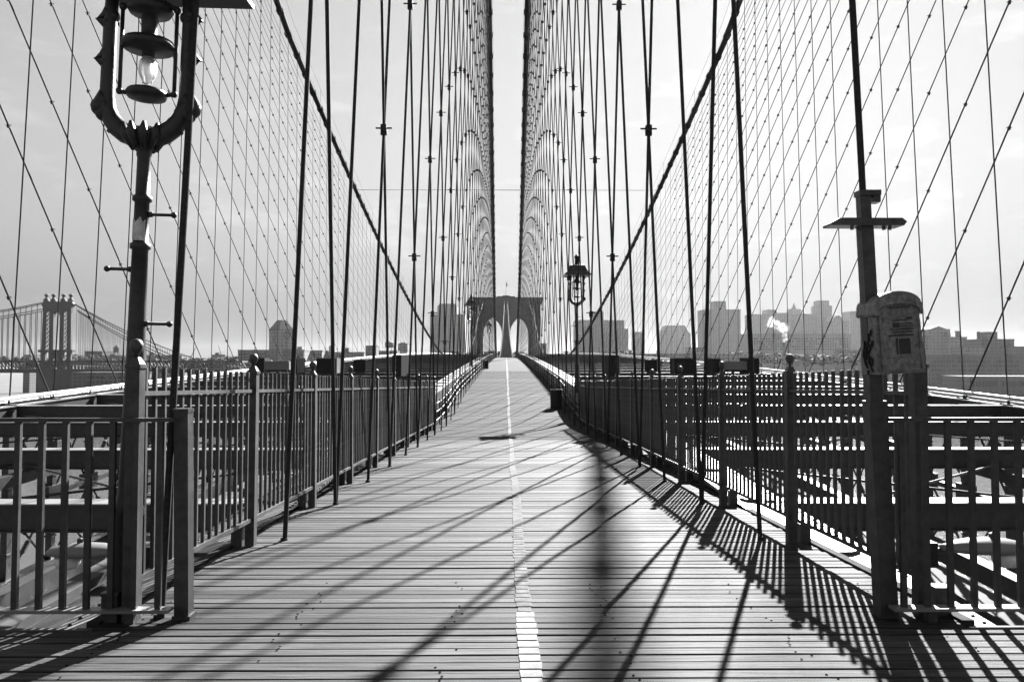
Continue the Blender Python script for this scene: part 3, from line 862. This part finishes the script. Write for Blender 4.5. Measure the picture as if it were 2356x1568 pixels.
# ------------------------------------------------------------------ far stone tower
def stone_tower():
    D = 478.0; dep = 15.0
    def V(x, y): 
        p = U(x, y, D); return p.x, p.z
    t = thing('stone_tower', 'massive stone bridge tower with twin pointed arches closing the view', 'bridge tower', (0, D, WATER))
    def part(name, mb, m=M_STONE):
        o = mb.build(name, m, t, (0, D, WATER)); o.location = (0, 0, 0); return o
    top, zcor, spring, apex = 38.2, 36.6, 16.5, 26.6
    ac, ahw, hwid = 8.1, 5.6, 20.7
    part('side_pier', MB().box(-hwid, -ac - ahw, D, D + dep, WATER, spring))
    part('side_pier', MB().box(ac + ahw, hwid, D, D + dep, WATER, spring))
    part('centre_pier', MB().box(-ac + ahw, ac - ahw, D, D + dep, WATER, spring))
    for s in (-1, 1):
        pl = []
        n = 10
        rad = (ahw ** 2 + (apex - spring) ** 2) / (2 * ahw)      # pointed arch from two circles
        for i in range(n + 1):
            z = spring + (apex - spring) * i / n
            pl.append((s * ac - ahw + rad - math.sqrt(max(rad * rad - (z - spring) ** 2, 0)), z))
        pr = [(2 * s * ac - x, z) for x, z in reversed(pl[:-1])]
        inner, outer = 0.0, s * hwid
        lo_, hi_ = (min(inner, outer), max(inner, outer))
        poly = [(lo_, spring)] + pl + pr + [(hi_, spring), (hi_, zcor), (lo_, zcor)]
        part('arch_wall', MB().prism(poly, D, D + dep))
    mb = MB()
    for i, (e, z0, z1) in enumerate(((.5, 34.0, 34.8), (.9, 34.8, 35.6), (1.4, 35.6, 36.6), (1.7, 36.6, 37.6), (1.3, 37.6, 38.2))):
        mb.box(-hwid - e, hwid + e, D - e, D + dep + e, z0, z1)
    part('cornice', mb)
    part('saddle_house', MB().box(-5.5, 5.5, D + 1, D + dep - 1, 38.2, 39.0).box(-2.2, 2.2, D + 3, D + dep - 3, 39.0, 39.6))
    for x in (-hwid + .9, -ac - ahw - 1.0, -ac + ahw + 1.0, ac - ahw - 1.0, ac + ahw + 1.0, hwid - .9):
        part('buttress', MB().box(x - .9, x + .9, D - 1.1, D, WATER, 29.0))
    pole = part('flagpole', MB().path([(0, D + 7, 39.6), (0, D + 7, 48.0)], [.12, .05], 6), M_STEEL)
    mb = MB(); cols_ = 6
    for i in range(cols_ + 1):
        x = .1 + .75 * i / cols_; y = D + 7 + .12 * math.sin(i * 1.5)
        mb.v += [(x, y, 45.6 - .3 * i / cols_), (x, y, 47.8 - .3 * i / cols_), (x, y + .03, 47.8 - .3 * i / cols_), (x, y + .03, 45.6 - .3 * i / cols_)]
    for i in range(cols_):
        for k in range(4): mb.f.append((i*4+k, i*4+(k+1)%4, (i+1)*4+(k+1)%4, (i+1)*4+k))
    part('flag', mb, M_FLAG)
stone_tower()

# ------------------------------------------------------------------ steel suspension bridge upriver
def steel_bridge():
    D = 735.0
    t = thing('suspension_bridge', 'steel suspension bridge with a latticed tower across the river at left', 'bridge', (0, D, 0))
    def part(name, mb):
        o = mb.build(name, M_TRACK, t, (0, D, 0)); o.location = (0, 0, 0); return o
    def P(x, y, dd=0): return U(x, y, D + dd)
    k = D / F
    def VX(x): return (x - AXIS) * k + CAMX
    def VZ(y): return (HORIZON - y) * k
    for x0, x1, t0, t1 in ((99, 109, 102, 110), (117, 127, 117, 126), (140, 150, 141, 150), (158, 168, 157, 166)):
        for dy in (0,):
            mb = MB(); a = [(VX(x0), VZ(860)), (VX(x1), VZ(860)), (VX(t1), VZ(704)), (VX(t0), VZ(704))]
            mb.prism(a, D + dy, D + dy + 2.6)
            part('leg', mb)
    for x0, x1 in ((109.5, 117), (150.5, 157.5)):
        mb = MB(); y = 716
        while y < 800:
            mb.bar((VX(x0), D + 2, VZ(y)), (VX(x1), D + 2, VZ(y + 10)), .5, .5, up=(0,1,0)); mb.bar((VX(x1), D + 2, VZ(y)), (VX(x0), D + 2, VZ(y + 10)), .5, .5, up=(0,1,0))
            mb.bar((VX(x0), D + 2, VZ(y)), (VX(x1), D + 2, VZ(y)), .7, .7); y += 10
        part('lattice', mb)
    mb = MB()
    def slab(pts): mb.prism([(VX(x), VZ(y)) for x, y in pts], D - .6, D + 3.2)
    slab([(98, 700), (173, 700), (167, 694), (104, 694)]); slab([(101, 706), (169.5, 706), (172, 700.2), (98.8, 700.2)])
    slab([(102, 717), (126.8, 717), (126.8, 706.2), (102, 706.2)]); slab([(140.6, 717), (167.5, 717), (167.5, 706.2), (140.6, 706.2)])
    arc = [(126.8 + 6.9 * (1 - math.cos(math.pi * i / 8)), 728 - 11 * math.sin(math.pi * i / 8) ** .8) for i in range(9)]
    for a, b in zip(arc, arc[1:]): slab([a, b, (b[0], 706.2), (a[0], 706.2)])
    for x in (107.7, 124, 146.8, 163.5): slab([(x - 5, 694), (x + 5, 694), (x + 3, 690.5), (x - 3, 690.5)])
    part('portal', mb)
    part('cross_girder', MB().box(VX(94.5), VX(172.5), D - 1.5, D + 4, VZ(810), VZ(804.5)).box(VX(117), VX(150), D - .4, D + 3, VZ(824), VZ(810)))
    for x in (107.7, 124, 146.8, 163.5):
        part('finial', MB().lathe([(3.0, 0), (2.4, 1.5), (1.2, 2.5), (.9, 3.5), (1.7, 4.3), (1.9, 5.2), (1.4, 6.1), (.2, 6.6)], 10, (VX(x), D + 1.3, VZ(692))))
    part('stone_pier', MB().box(VX(94), VX(172), D - 3, D + 12, WATER - 1, VZ(857)))
    for j, (y0, yt, yr) in enumerate(((731, 696, 765), (735, 698, 773), (741, 709, 782), (745, 713, 789))):
        dy = 1 + 2.2 * j
        for side in (0, 1):
            pts = []
            if side == 0:
                for i in range(17):
                    u = i / 16.0; x = 99 - u * 620; z = yt + 43 * u * 2.6 - 31 * u * u * 2.6 + (y0 - yt - 18) * 1.2 * (u if u < .16 else .16)
                    pts.append((VX(x), D + dy, VZ(z)))
            else:
                yend = yr
                for i in range(13):
                    u = i / 12.0; x = 172 + u * 300; z = yt + 3 + (yr - yt) / 121.0 * 300 * u * (1 - .22 * u) ** 1
                    pts.append((VX(x), D + dy, VZ(min(z, 850))))
            part('cable', MB().path(pts, .42, 5))
            if j in (0, 3):
                hg = MB(); step = 13 if side == 0 else 5.5; x = 88 if side == 0 else 178
                while (x > -380 if side == 0 else x < 440):
                    for a, b in zip(pts, pts[1:]):
                        xa, xb = sorted((a[0], b[0]))
                        if xa <= VX(x) <= xb:
                            f = (VX(x) - a[0]) / (b[0] - a[0]); zz = a[2] + (b[2] - a[2]) * f
                            if zz > VZ(836): hg.path([(VX(x), D + dy, zz), (VX(x), D + dy, VZ(838))], .20 if side else .35, 4, cap=False)
                    x += -step if side == 0 else step
                stuff(part('hangers', hg))
    mb = MB().box(VX(-520), VX(560), D - 2, D + 16, VZ(857), VZ(848)); part('lower_deck', mb)
    mb = MB().box(VX(-520), VX(560), D - 1, D + 15, VZ(834), VZ(829)); part('upper_deck', mb)
    mb = MB(); x = -515
    while x < 555:
        for yy in (-1, 15):
            mb.bar((VX(x), D + yy, VZ(834)), (VX(x), D + yy, VZ(848)), .8, .8); mb.bar((VX(x), D + yy, VZ(834)), (VX(x + 8), D + yy, VZ(848)), .6, .6)
        x += 8
    stuff(part('deck_truss', mb))
steel_bridge()

# ------------------------------------------------------------------ skyline
def block(x0, x1, ytop, dist, depth, m, label, name='building', cat='building', extra=None, rz=0.0):
    k = dist / F
    cx = ((x0 + x1) / 2 - AXIS) * k + CAMX; w = (x1 - x0) * k
    t = thing(name, label, cat, (cx, dist, WATER + 3), rz)
    H = (HORIZON - ytop) * k - WATER - 3
    def rel(x, y): return ((x - (x0 + x1) / 2) * k, (HORIZON - y) * k - WATER - 3)
    MB().box(-w/2, w/2, 0, depth, -1, H).build('walls', M_BLD[m], t)
    MB().box(-w/2 - .3, w/2 + .3, -.3, depth + .3, H, H + .8).build('parapet', M_BLD[m], t)
    if extra: extra(t, rel, depth)
    return t
def upper(xa, xb, yt, yb, m=1, inset=.2, name='upper_block'):
    def f(t, rel, dep):
        (a, z1), (b, z0) = rel(xa, yt), rel(xb, yb)
        MB().box(a, b, dep * inset, dep * (1 - inset), z0 - 1, z1).build(name, M_BLD[m], t)
    return f
def both(*fs):
    def f(t, rel, dep):
        for g_ in fs: g_(t, rel, dep)
    return f
def stack(x, yt, yb, w=1.2, m=0):
    def f(t, rel, dep):
        (a, z1), (_, z0) = rel(x, yt), rel(x, yb)
        MB().lathe([(w * 1.1, z0 - 1), (w, z1 - 1), (w * 1.25, z1 - 1), (w * 1.25, z1)], 10, (a, dep * .4, 0)).build('chimney', M_BLD[m], t)
    return f
def gable(xa, xb, yp, ye, m=None):
    def f(t, rel, dep):
        (a, ze), (b, _), (_, zp) = rel(xa, ye), rel(xb, ye), rel(xa, yp)
        MB().prism([(a, ze), (b, ze), ((a + b) / 2, zp)], dep * .1, dep * .9).build('roof', M_ROOF, t)
    return f
def chamfer(x0, x1, c, ya, yb, m):
    def f(t, rel, dep):
        (a, z0), (b, _), (a2, z1), (b2, _) = rel(x0, yb), rel(x1, yb), rel(x0 + c, ya), rel(x1 - c, ya)
        MB().prism([(a, z0), (b, z0), (b2, z1), (a2, z1)], 1, dep - 1).build('attic', M_BLD[m], t)
    return f
def tank(x, yt, yb, w, legs=True):
    def f(t, rel, dep):
        (a, z1), (_, z0) = rel(x, yt), rel(x, yb); h = z1 - z0; hb = z0 + h * (.35 if legs else 0)
        MB().lathe([(w, hb), (w, hb + h * .42), (w * .95, hb + h * .45), (w * .1, z1)], 12, (a, dep * .3, 0)).build('water_tank', M_ROOF, t)
        mb = MB()
        for k in range(4):
            q = math.pi * (k / 2 + .25); mb.path([(a + w * .8 * math.cos(q), dep * .3 + w * .8 * math.sin(q), z0 - 1), (a + w * .8 * math.cos(q), dep * .3 + w * .8 * math.sin(q), hb)], .25, 5)
        mb.build('tank_legs', M_ROOF, t)
    return f
def windows(xa, xb, ya, yb, nx, ny):
    rnw = random.Random(int(xa * 7 + nx))
    def f(t, rel, dep):
        mb = MB()
        for i in range(nx):
            for j in range(ny):
                (a, z1), (b, z0) = rel(xa + (xb - xa) * (i + .2) / nx, ya + (yb - ya) * (j + .2) / ny), rel(xa + (xb - xa) * (i + .8) / nx, ya + (yb - ya) * (j + .8) / ny)
                if rnw.random() < .8: mb.box(a, b, -.15, .1, z0, z1)
        stuff(mb.build('window', M_PANE, t))
    return f

# clock tower with two dials, corner towards us
def clock_tower():
    D = 860.0; k = D / F
    cx = (648 - AXIS) * k; w = 55 * k / math.sqrt(2)
    t = thing('clock_tower', 'square clock tower with round dials and a dark hipped roof', 'clock tower', (cx, D, WATER + 3), R(52))
    H = (HORIZON - 760) * k - WATER - 3; hr = w / 2
    MB().box(-hr, hr, -hr, hr, -1, H).build('walls', M_BLD[2], t)
    MB().box(-hr - .5, hr + .5, -hr - .5, hr + .5, H, H + 1.0).build('cornice', M_BLD[1], t)
    mb = MB(); rt = hr * .36; h2 = 11.0
    mb.add([(-hr,-hr,H+1),(hr,-hr,H+1),(hr,hr,H+1),(-hr,hr,H+1),(-rt,-rt,H+h2),(rt,-rt,H+h2),(rt,rt,H+h2),(-rt,rt,H+h2)], [(0,1,5,4),(1,2,6,5),(2,3,7,6),(3,0,4,7),(4,5,6,7)])
    r = mb.build('roof', M_ROOF, t); MB().path([(0,0,H+h2),(0,0,H+h2+8)], .12, 5).build('mast', M_ROOF, r)
    for rot in (0, R(-90)):
        pts = [(3.4 * math.cos(2*math.pi*i/20), -hr - .2, H - 5.2 + 3.4 * math.sin(2*math.pi*i/20)) for i in range(21)]
        m = MB().path(pts, .42, 6, cap=False, up=(0,1,0)); m.bar((0,-hr-.2,H-5.2),(0,-hr-.2,H-2.6),.3,.3); m.bar((0,-hr-.2,H-5.2),(1.6,-hr-.2,H-6.2),.3,.3)
        o = m.build('clock_dial', M_ROOF, t); o.rotation_euler = (0, 0, rot)
clock_tower()
block(549, 700, 806, 850, 40, 1, 'long factory block with rows of windows under the clock tower', extra=both(windows(552, 618, 811, 832, 18, 3), windows(678, 698, 811, 832, 5, 3)))
block(696, 742, 807, 880, 30, 1, 'low warehouse right of the clock tower', extra=both(upper(681, 693, 797, 806), windows(699, 740, 811, 828, 9, 2)))
block(742, 834, 811, 900, 30, 1, 'low rooftops with a small penthouse in front of the left cable', extra=both(upper(755, 767, 795, 811, 1), upper(790, 801, 800, 811, 0)))
block(842, 866, 796, 900, 22, 0, 'dark cube-shaped rooftop house left of the water tank')
block(872, 914, 808, 900, 22, 0, 'flat roof carrying a round water tank on legs', extra=tank(894, 782, 808, 5.0))
block(916, 938, 791, 950, 20, 1, 'small stepped house top close to the left truss crest', extra=upper(921, 932, 787, 791, 1))
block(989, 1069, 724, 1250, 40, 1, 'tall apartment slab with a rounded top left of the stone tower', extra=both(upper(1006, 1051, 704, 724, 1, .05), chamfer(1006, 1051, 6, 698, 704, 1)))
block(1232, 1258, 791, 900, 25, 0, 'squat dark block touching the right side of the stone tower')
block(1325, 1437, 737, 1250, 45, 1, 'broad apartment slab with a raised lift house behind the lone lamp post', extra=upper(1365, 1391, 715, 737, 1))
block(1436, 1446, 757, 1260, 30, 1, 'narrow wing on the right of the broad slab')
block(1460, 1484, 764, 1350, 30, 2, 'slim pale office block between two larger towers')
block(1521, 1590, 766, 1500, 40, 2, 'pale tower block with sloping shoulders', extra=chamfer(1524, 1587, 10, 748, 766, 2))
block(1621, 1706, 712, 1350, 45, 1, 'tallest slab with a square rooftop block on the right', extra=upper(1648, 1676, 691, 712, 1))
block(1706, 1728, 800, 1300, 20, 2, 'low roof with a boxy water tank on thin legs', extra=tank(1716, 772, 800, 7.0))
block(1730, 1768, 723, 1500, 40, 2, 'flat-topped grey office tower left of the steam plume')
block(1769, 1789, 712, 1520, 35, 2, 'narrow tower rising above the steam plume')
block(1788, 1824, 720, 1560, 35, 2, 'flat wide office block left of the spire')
def spire(t, rel, dep):
    (a, z0), (_, z1) = rel(1834, 711), rel(1834, 694)
    MB().lathe([(5.5, z0), (4.0, z0 + 3), (.1, z1)], 8, (a, dep * .4, 0)).build('spire', M_ROOF, t)
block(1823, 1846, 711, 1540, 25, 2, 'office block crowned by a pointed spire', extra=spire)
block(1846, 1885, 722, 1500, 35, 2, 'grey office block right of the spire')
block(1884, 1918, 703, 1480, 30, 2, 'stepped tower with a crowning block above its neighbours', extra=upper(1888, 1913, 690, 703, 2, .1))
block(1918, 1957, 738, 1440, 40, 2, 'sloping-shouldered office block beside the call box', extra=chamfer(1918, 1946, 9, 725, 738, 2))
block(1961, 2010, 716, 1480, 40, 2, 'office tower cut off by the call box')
block(1726, 1960, 768, 1150, 60, 1, 'long mid-rise row below the office towers', extra=windows(1735, 1955, 776, 806, 40, 5))
block(1590, 1628, 800, 1000, 30, 1, 'low mid-rise between the pale tower and the tallest slab')
chim = thing('chimney', 'short chimney giving off white steam', 'chimney', tuple(U(1806, 800, 1050)))
MB().lathe([(3.0, -60), (2.2, 6), (2.6, 6), (2.6, 7.2), (2.0, 7.2)], 12).build('shaft', M_BLD[0], chim)
block(2119, 2146, 776, 820, 25, 1, 'brick house with a stub chimney right of the call box', extra=stack(2126, 760, 776, 1.4))
block(2143, 2191, 758, 840, 30, 1, 'gabled mansion block right of the call box', extra=gable(2141, 2193, 749, 758))
block(2188, 2230, 776, 830, 26, 1, 'brick house with a capped round chimney', extra=both(upper(2190, 2199, 766, 776, 1), stack(2222, 760, 776, 2.4)))
block(2264, 2340, 781, 760, 30, 0, 'dark apartment house with a rooftop tank and slim chimney', extra=both(upper(2287, 2310, 762, 781, 0), stack(2275, 761, 781, 1.1)))
block(2230, 2268, 800, 740, 26, 1, 'low house in the gap between two apartment houses')
block(2340, 2420, 798, 740, 30, 0, 'dark house cut off by the right edge of the picture')
block(2140, 2460, 818, 640, 40, 0, 'long waterfront warehouse row low on the right', extra=windows(2145, 2350, 826, 856, 30, 3))
block(1960, 2140, 806, 800, 40, 1, 'brick rowhouses behind the call box', extra=windows(1965, 2135, 812, 836, 24, 2))
block(1450, 1730, 815, 760, 40, 1, 'low waterfront sheds under the tall slabs')
block(2235, 2480, 868, 560, 36, 0, 'flat quay shed lowest at the right edge, above the two bright pipes', extra=windows(2240, 2360, 874, 892, 16, 1))
# left shore
block(199, 239, 809, 900, 30, 0, 'flat dark warehouse right of the steel bridge tower')
block(239, 296, 819, 900, 26, 0, 'low warehouse carrying a tank with a wide conical hat', extra=both(tank(264, 793, 820, 3.4), upper(252, 262, 814, 820, 0)))
block(60, 75, 817, 1000, 26, 0, 'small flat building left of the steel bridge tower')
block(340, 420, 818, 950, 30, 1, 'low dark roofs behind the leaning rope', extra=upper(345, 352, 810, 818, 0))
block(440, 470, 826, 950, 24, 1, 'low shed below two cranes')
block(490, 520, 817, 930, 24, 1, 'dark stub of a rooftop house left of the factory block', extra=upper(494, 502, 811, 817, 0))
block(172, 330, 858, 690, 30, 0, 'old brick warehouse with big windows under the steel bridge', extra=windows(205, 325, 862, 895, 12, 3))
block(518, 552, 822, 880, 24, 1, 'low annex at the left end of the factory block')
for x0, y0, x1, y1, lab in ((437, 832, 453, 798, 'thin crane jib leaning right near the left fence'), (517, 832, 504, 793, 'thin crane jib leaning left beside the factory block')):
    t = thing('crane', lab, 'crane', tuple(U(x0, y0, 940)))
    a = U(x0, y0, 940); b = U(x1, y1, 940) - a
    MB().path([(0,0,-30), (0,0,0)], .8, 6).build('mast', M_ROOF, t); MB().path([(0,0,0), b], [.6, .3], 5).build('jib', M_ROOF, t)

# wooded and built-up low ground, too far and too dense to count
rn = random.Random(21); mb = MB()
def clump(c, r):
    o = len(mb.v); n1, n2 = 5, 7
    for i in range(n1 + 1):
        for k in range(n2):
            th = math.pi * i / n1; ph = 2 * math.pi * k / n2; q = r * rn.uniform(.75, 1.2)
            mb.v.append((c[0] + q * math.sin(th) * math.cos(ph), c[1] + q * math.sin(th) * math.sin(ph), c[2] + q * .8 * math.cos(th)))
    for i in range(n1):
        for k in range(n2):
            mb.f.append((o+i*n2+k, o+(i+1)*n2+k, o+(i+1)*n2+(k+1)%n2, o+i*n2+(k+1)%n2))
for i in range(2000):
    x = rn.uniform(-80, 2500); dist = rn.uniform(770, 960)
    hi = 824 if x < 330 else (829 if x < 1000 else (818 if 1450 < x < 2000 else 816))
    p = U(x, hi + rn.uniform(0, 14) + 3 * math.sin(x * .021), dist); clump(p, rn.uniform(2.2, 5))
tag(mb.build('far_trees', M_TREE), kind='stuff')

# steam plume
pl = MB(); rn = random.Random(4)
o0 = U(1806, 788, 1050)
for xv, yv, rr, cnt in ((1806, 785, 2.2, 6), (1807, 778, 3.0, 8), (1808, 770, 3.4, 9), (1807, 762, 4.4, 12), (1803, 755, 4.6, 14), (1796, 749, 4.2, 12), (1788, 745, 4.6, 14), (1780, 743, 4.6, 12), (1774, 744, 2.8, 7), (1815, 752, 2.4, 5), (1786, 753, 2.2, 4)):
    p = U(xv, yv, 1050) - o0
    for k in range(cnt):
        pl.ball((p.x + rn.gauss(0, rr * .55), p.y + rn.gauss(0, rr * .5), p.z + rn.gauss(0, rr * .5)), rr * rn.uniform(.3, .75), 8)
so = pl.build('steam', smoke_mat(), None, (0, 0, 0), smooth=True); so.location = U(1806, 788, 1050)
tag(so, kind='stuff')

# ------------------------------------------------------------------ distant walkers at the crest
def person(x, d, label, pose):
    verts = [(0,0,.95),(0,0,1.2),(0,0,1.42),(0,0,1.52),(0,.01,1.66),
             (-.19,0,1.42),(-.24,.02,1.15),(-.22,-.10*pose,.92),(.19,0,1.42),(.24,.02,1.15),(.22,.12*pose,.92),
             (-.10,0,.90),(-.11,.14*pose,.50),(-.11,.10*pose,.06),(-.11,-.06+.10*pose,.03),
             (.10,0,.90),(.11,-.10*pose,.50),(.11,-.24*pose,.08),(.11,-.16-.2*pose,.04)]
    edges = [(0,1),(1,2),(2,3),(3,4),(2,5),(5,6),(6,7),(2,8),(8,9),(9,10),(0,11),(11,12),(12,13),(13,14),(0,15),(15,16),(16,17),(17,18)]
    rad = [.15,.14,.15,.055,.105,.07,.05,.04,.07,.05,.04,.095,.07,.05,.045,.095,.07,.05,.045]
    me = bpy.data.meshes.new('person'); me.from_pydata(verts, edges, []); me.materials.append(M_CLOTH)
    o = link('person', me, None, (x, d, W(d)))
    tag(o, label, 'person')
    m = o.modifiers.new('skin', 'SKIN'); m.use_smooth_shade = True
    if not me.skin_vertices: me.attributes
    for i, r_ in enumerate(rad):
        me.skin_vertices[0].data[i].radius = (r_, r_ * .85)
    me.skin_vertices[0].data[0].use_root = True
    s_ = o.modifiers.new('sub', 'SUBSURF'); s_.levels = 1; s_.render_levels = 1
try:
    person(-1.7, 176, 'person in dark clothes at the crest by the left walkway edge', 1)
    person(2.0, 168, 'person in dark clothes at the crest by the right walkway edge', -1)
    person(2.35, 171, 'second dark figure behind the walker at the right of the crest', .6)
except Exception as ex:
    print('person failed', ex)

# ------------------------------------------------------------------ the air over the river
def air():
    hz = bpy.data.materials.new('thin_haze'); hz.use_nodes = True
    n, l = hz.node_tree.nodes, hz.node_tree.links
    n.clear()
    o = n.new('ShaderNodeOutputMaterial'); v = n.new('ShaderNodeVolumePrincipled')
    v.inputs['Color'].default_value = (1, 1, 1, 1)
    v.inputs['Density'].default_value = 0.000021
    v.inputs['Anisotropy'].default_value = 0.55
    l.new(v.outputs[0], o.inputs['Volume'])
    tag(MB().box(-7100, 7100, -1600, 6600, WATER - 1.5, 128).build('haze', hz), kind='stuff')
air()
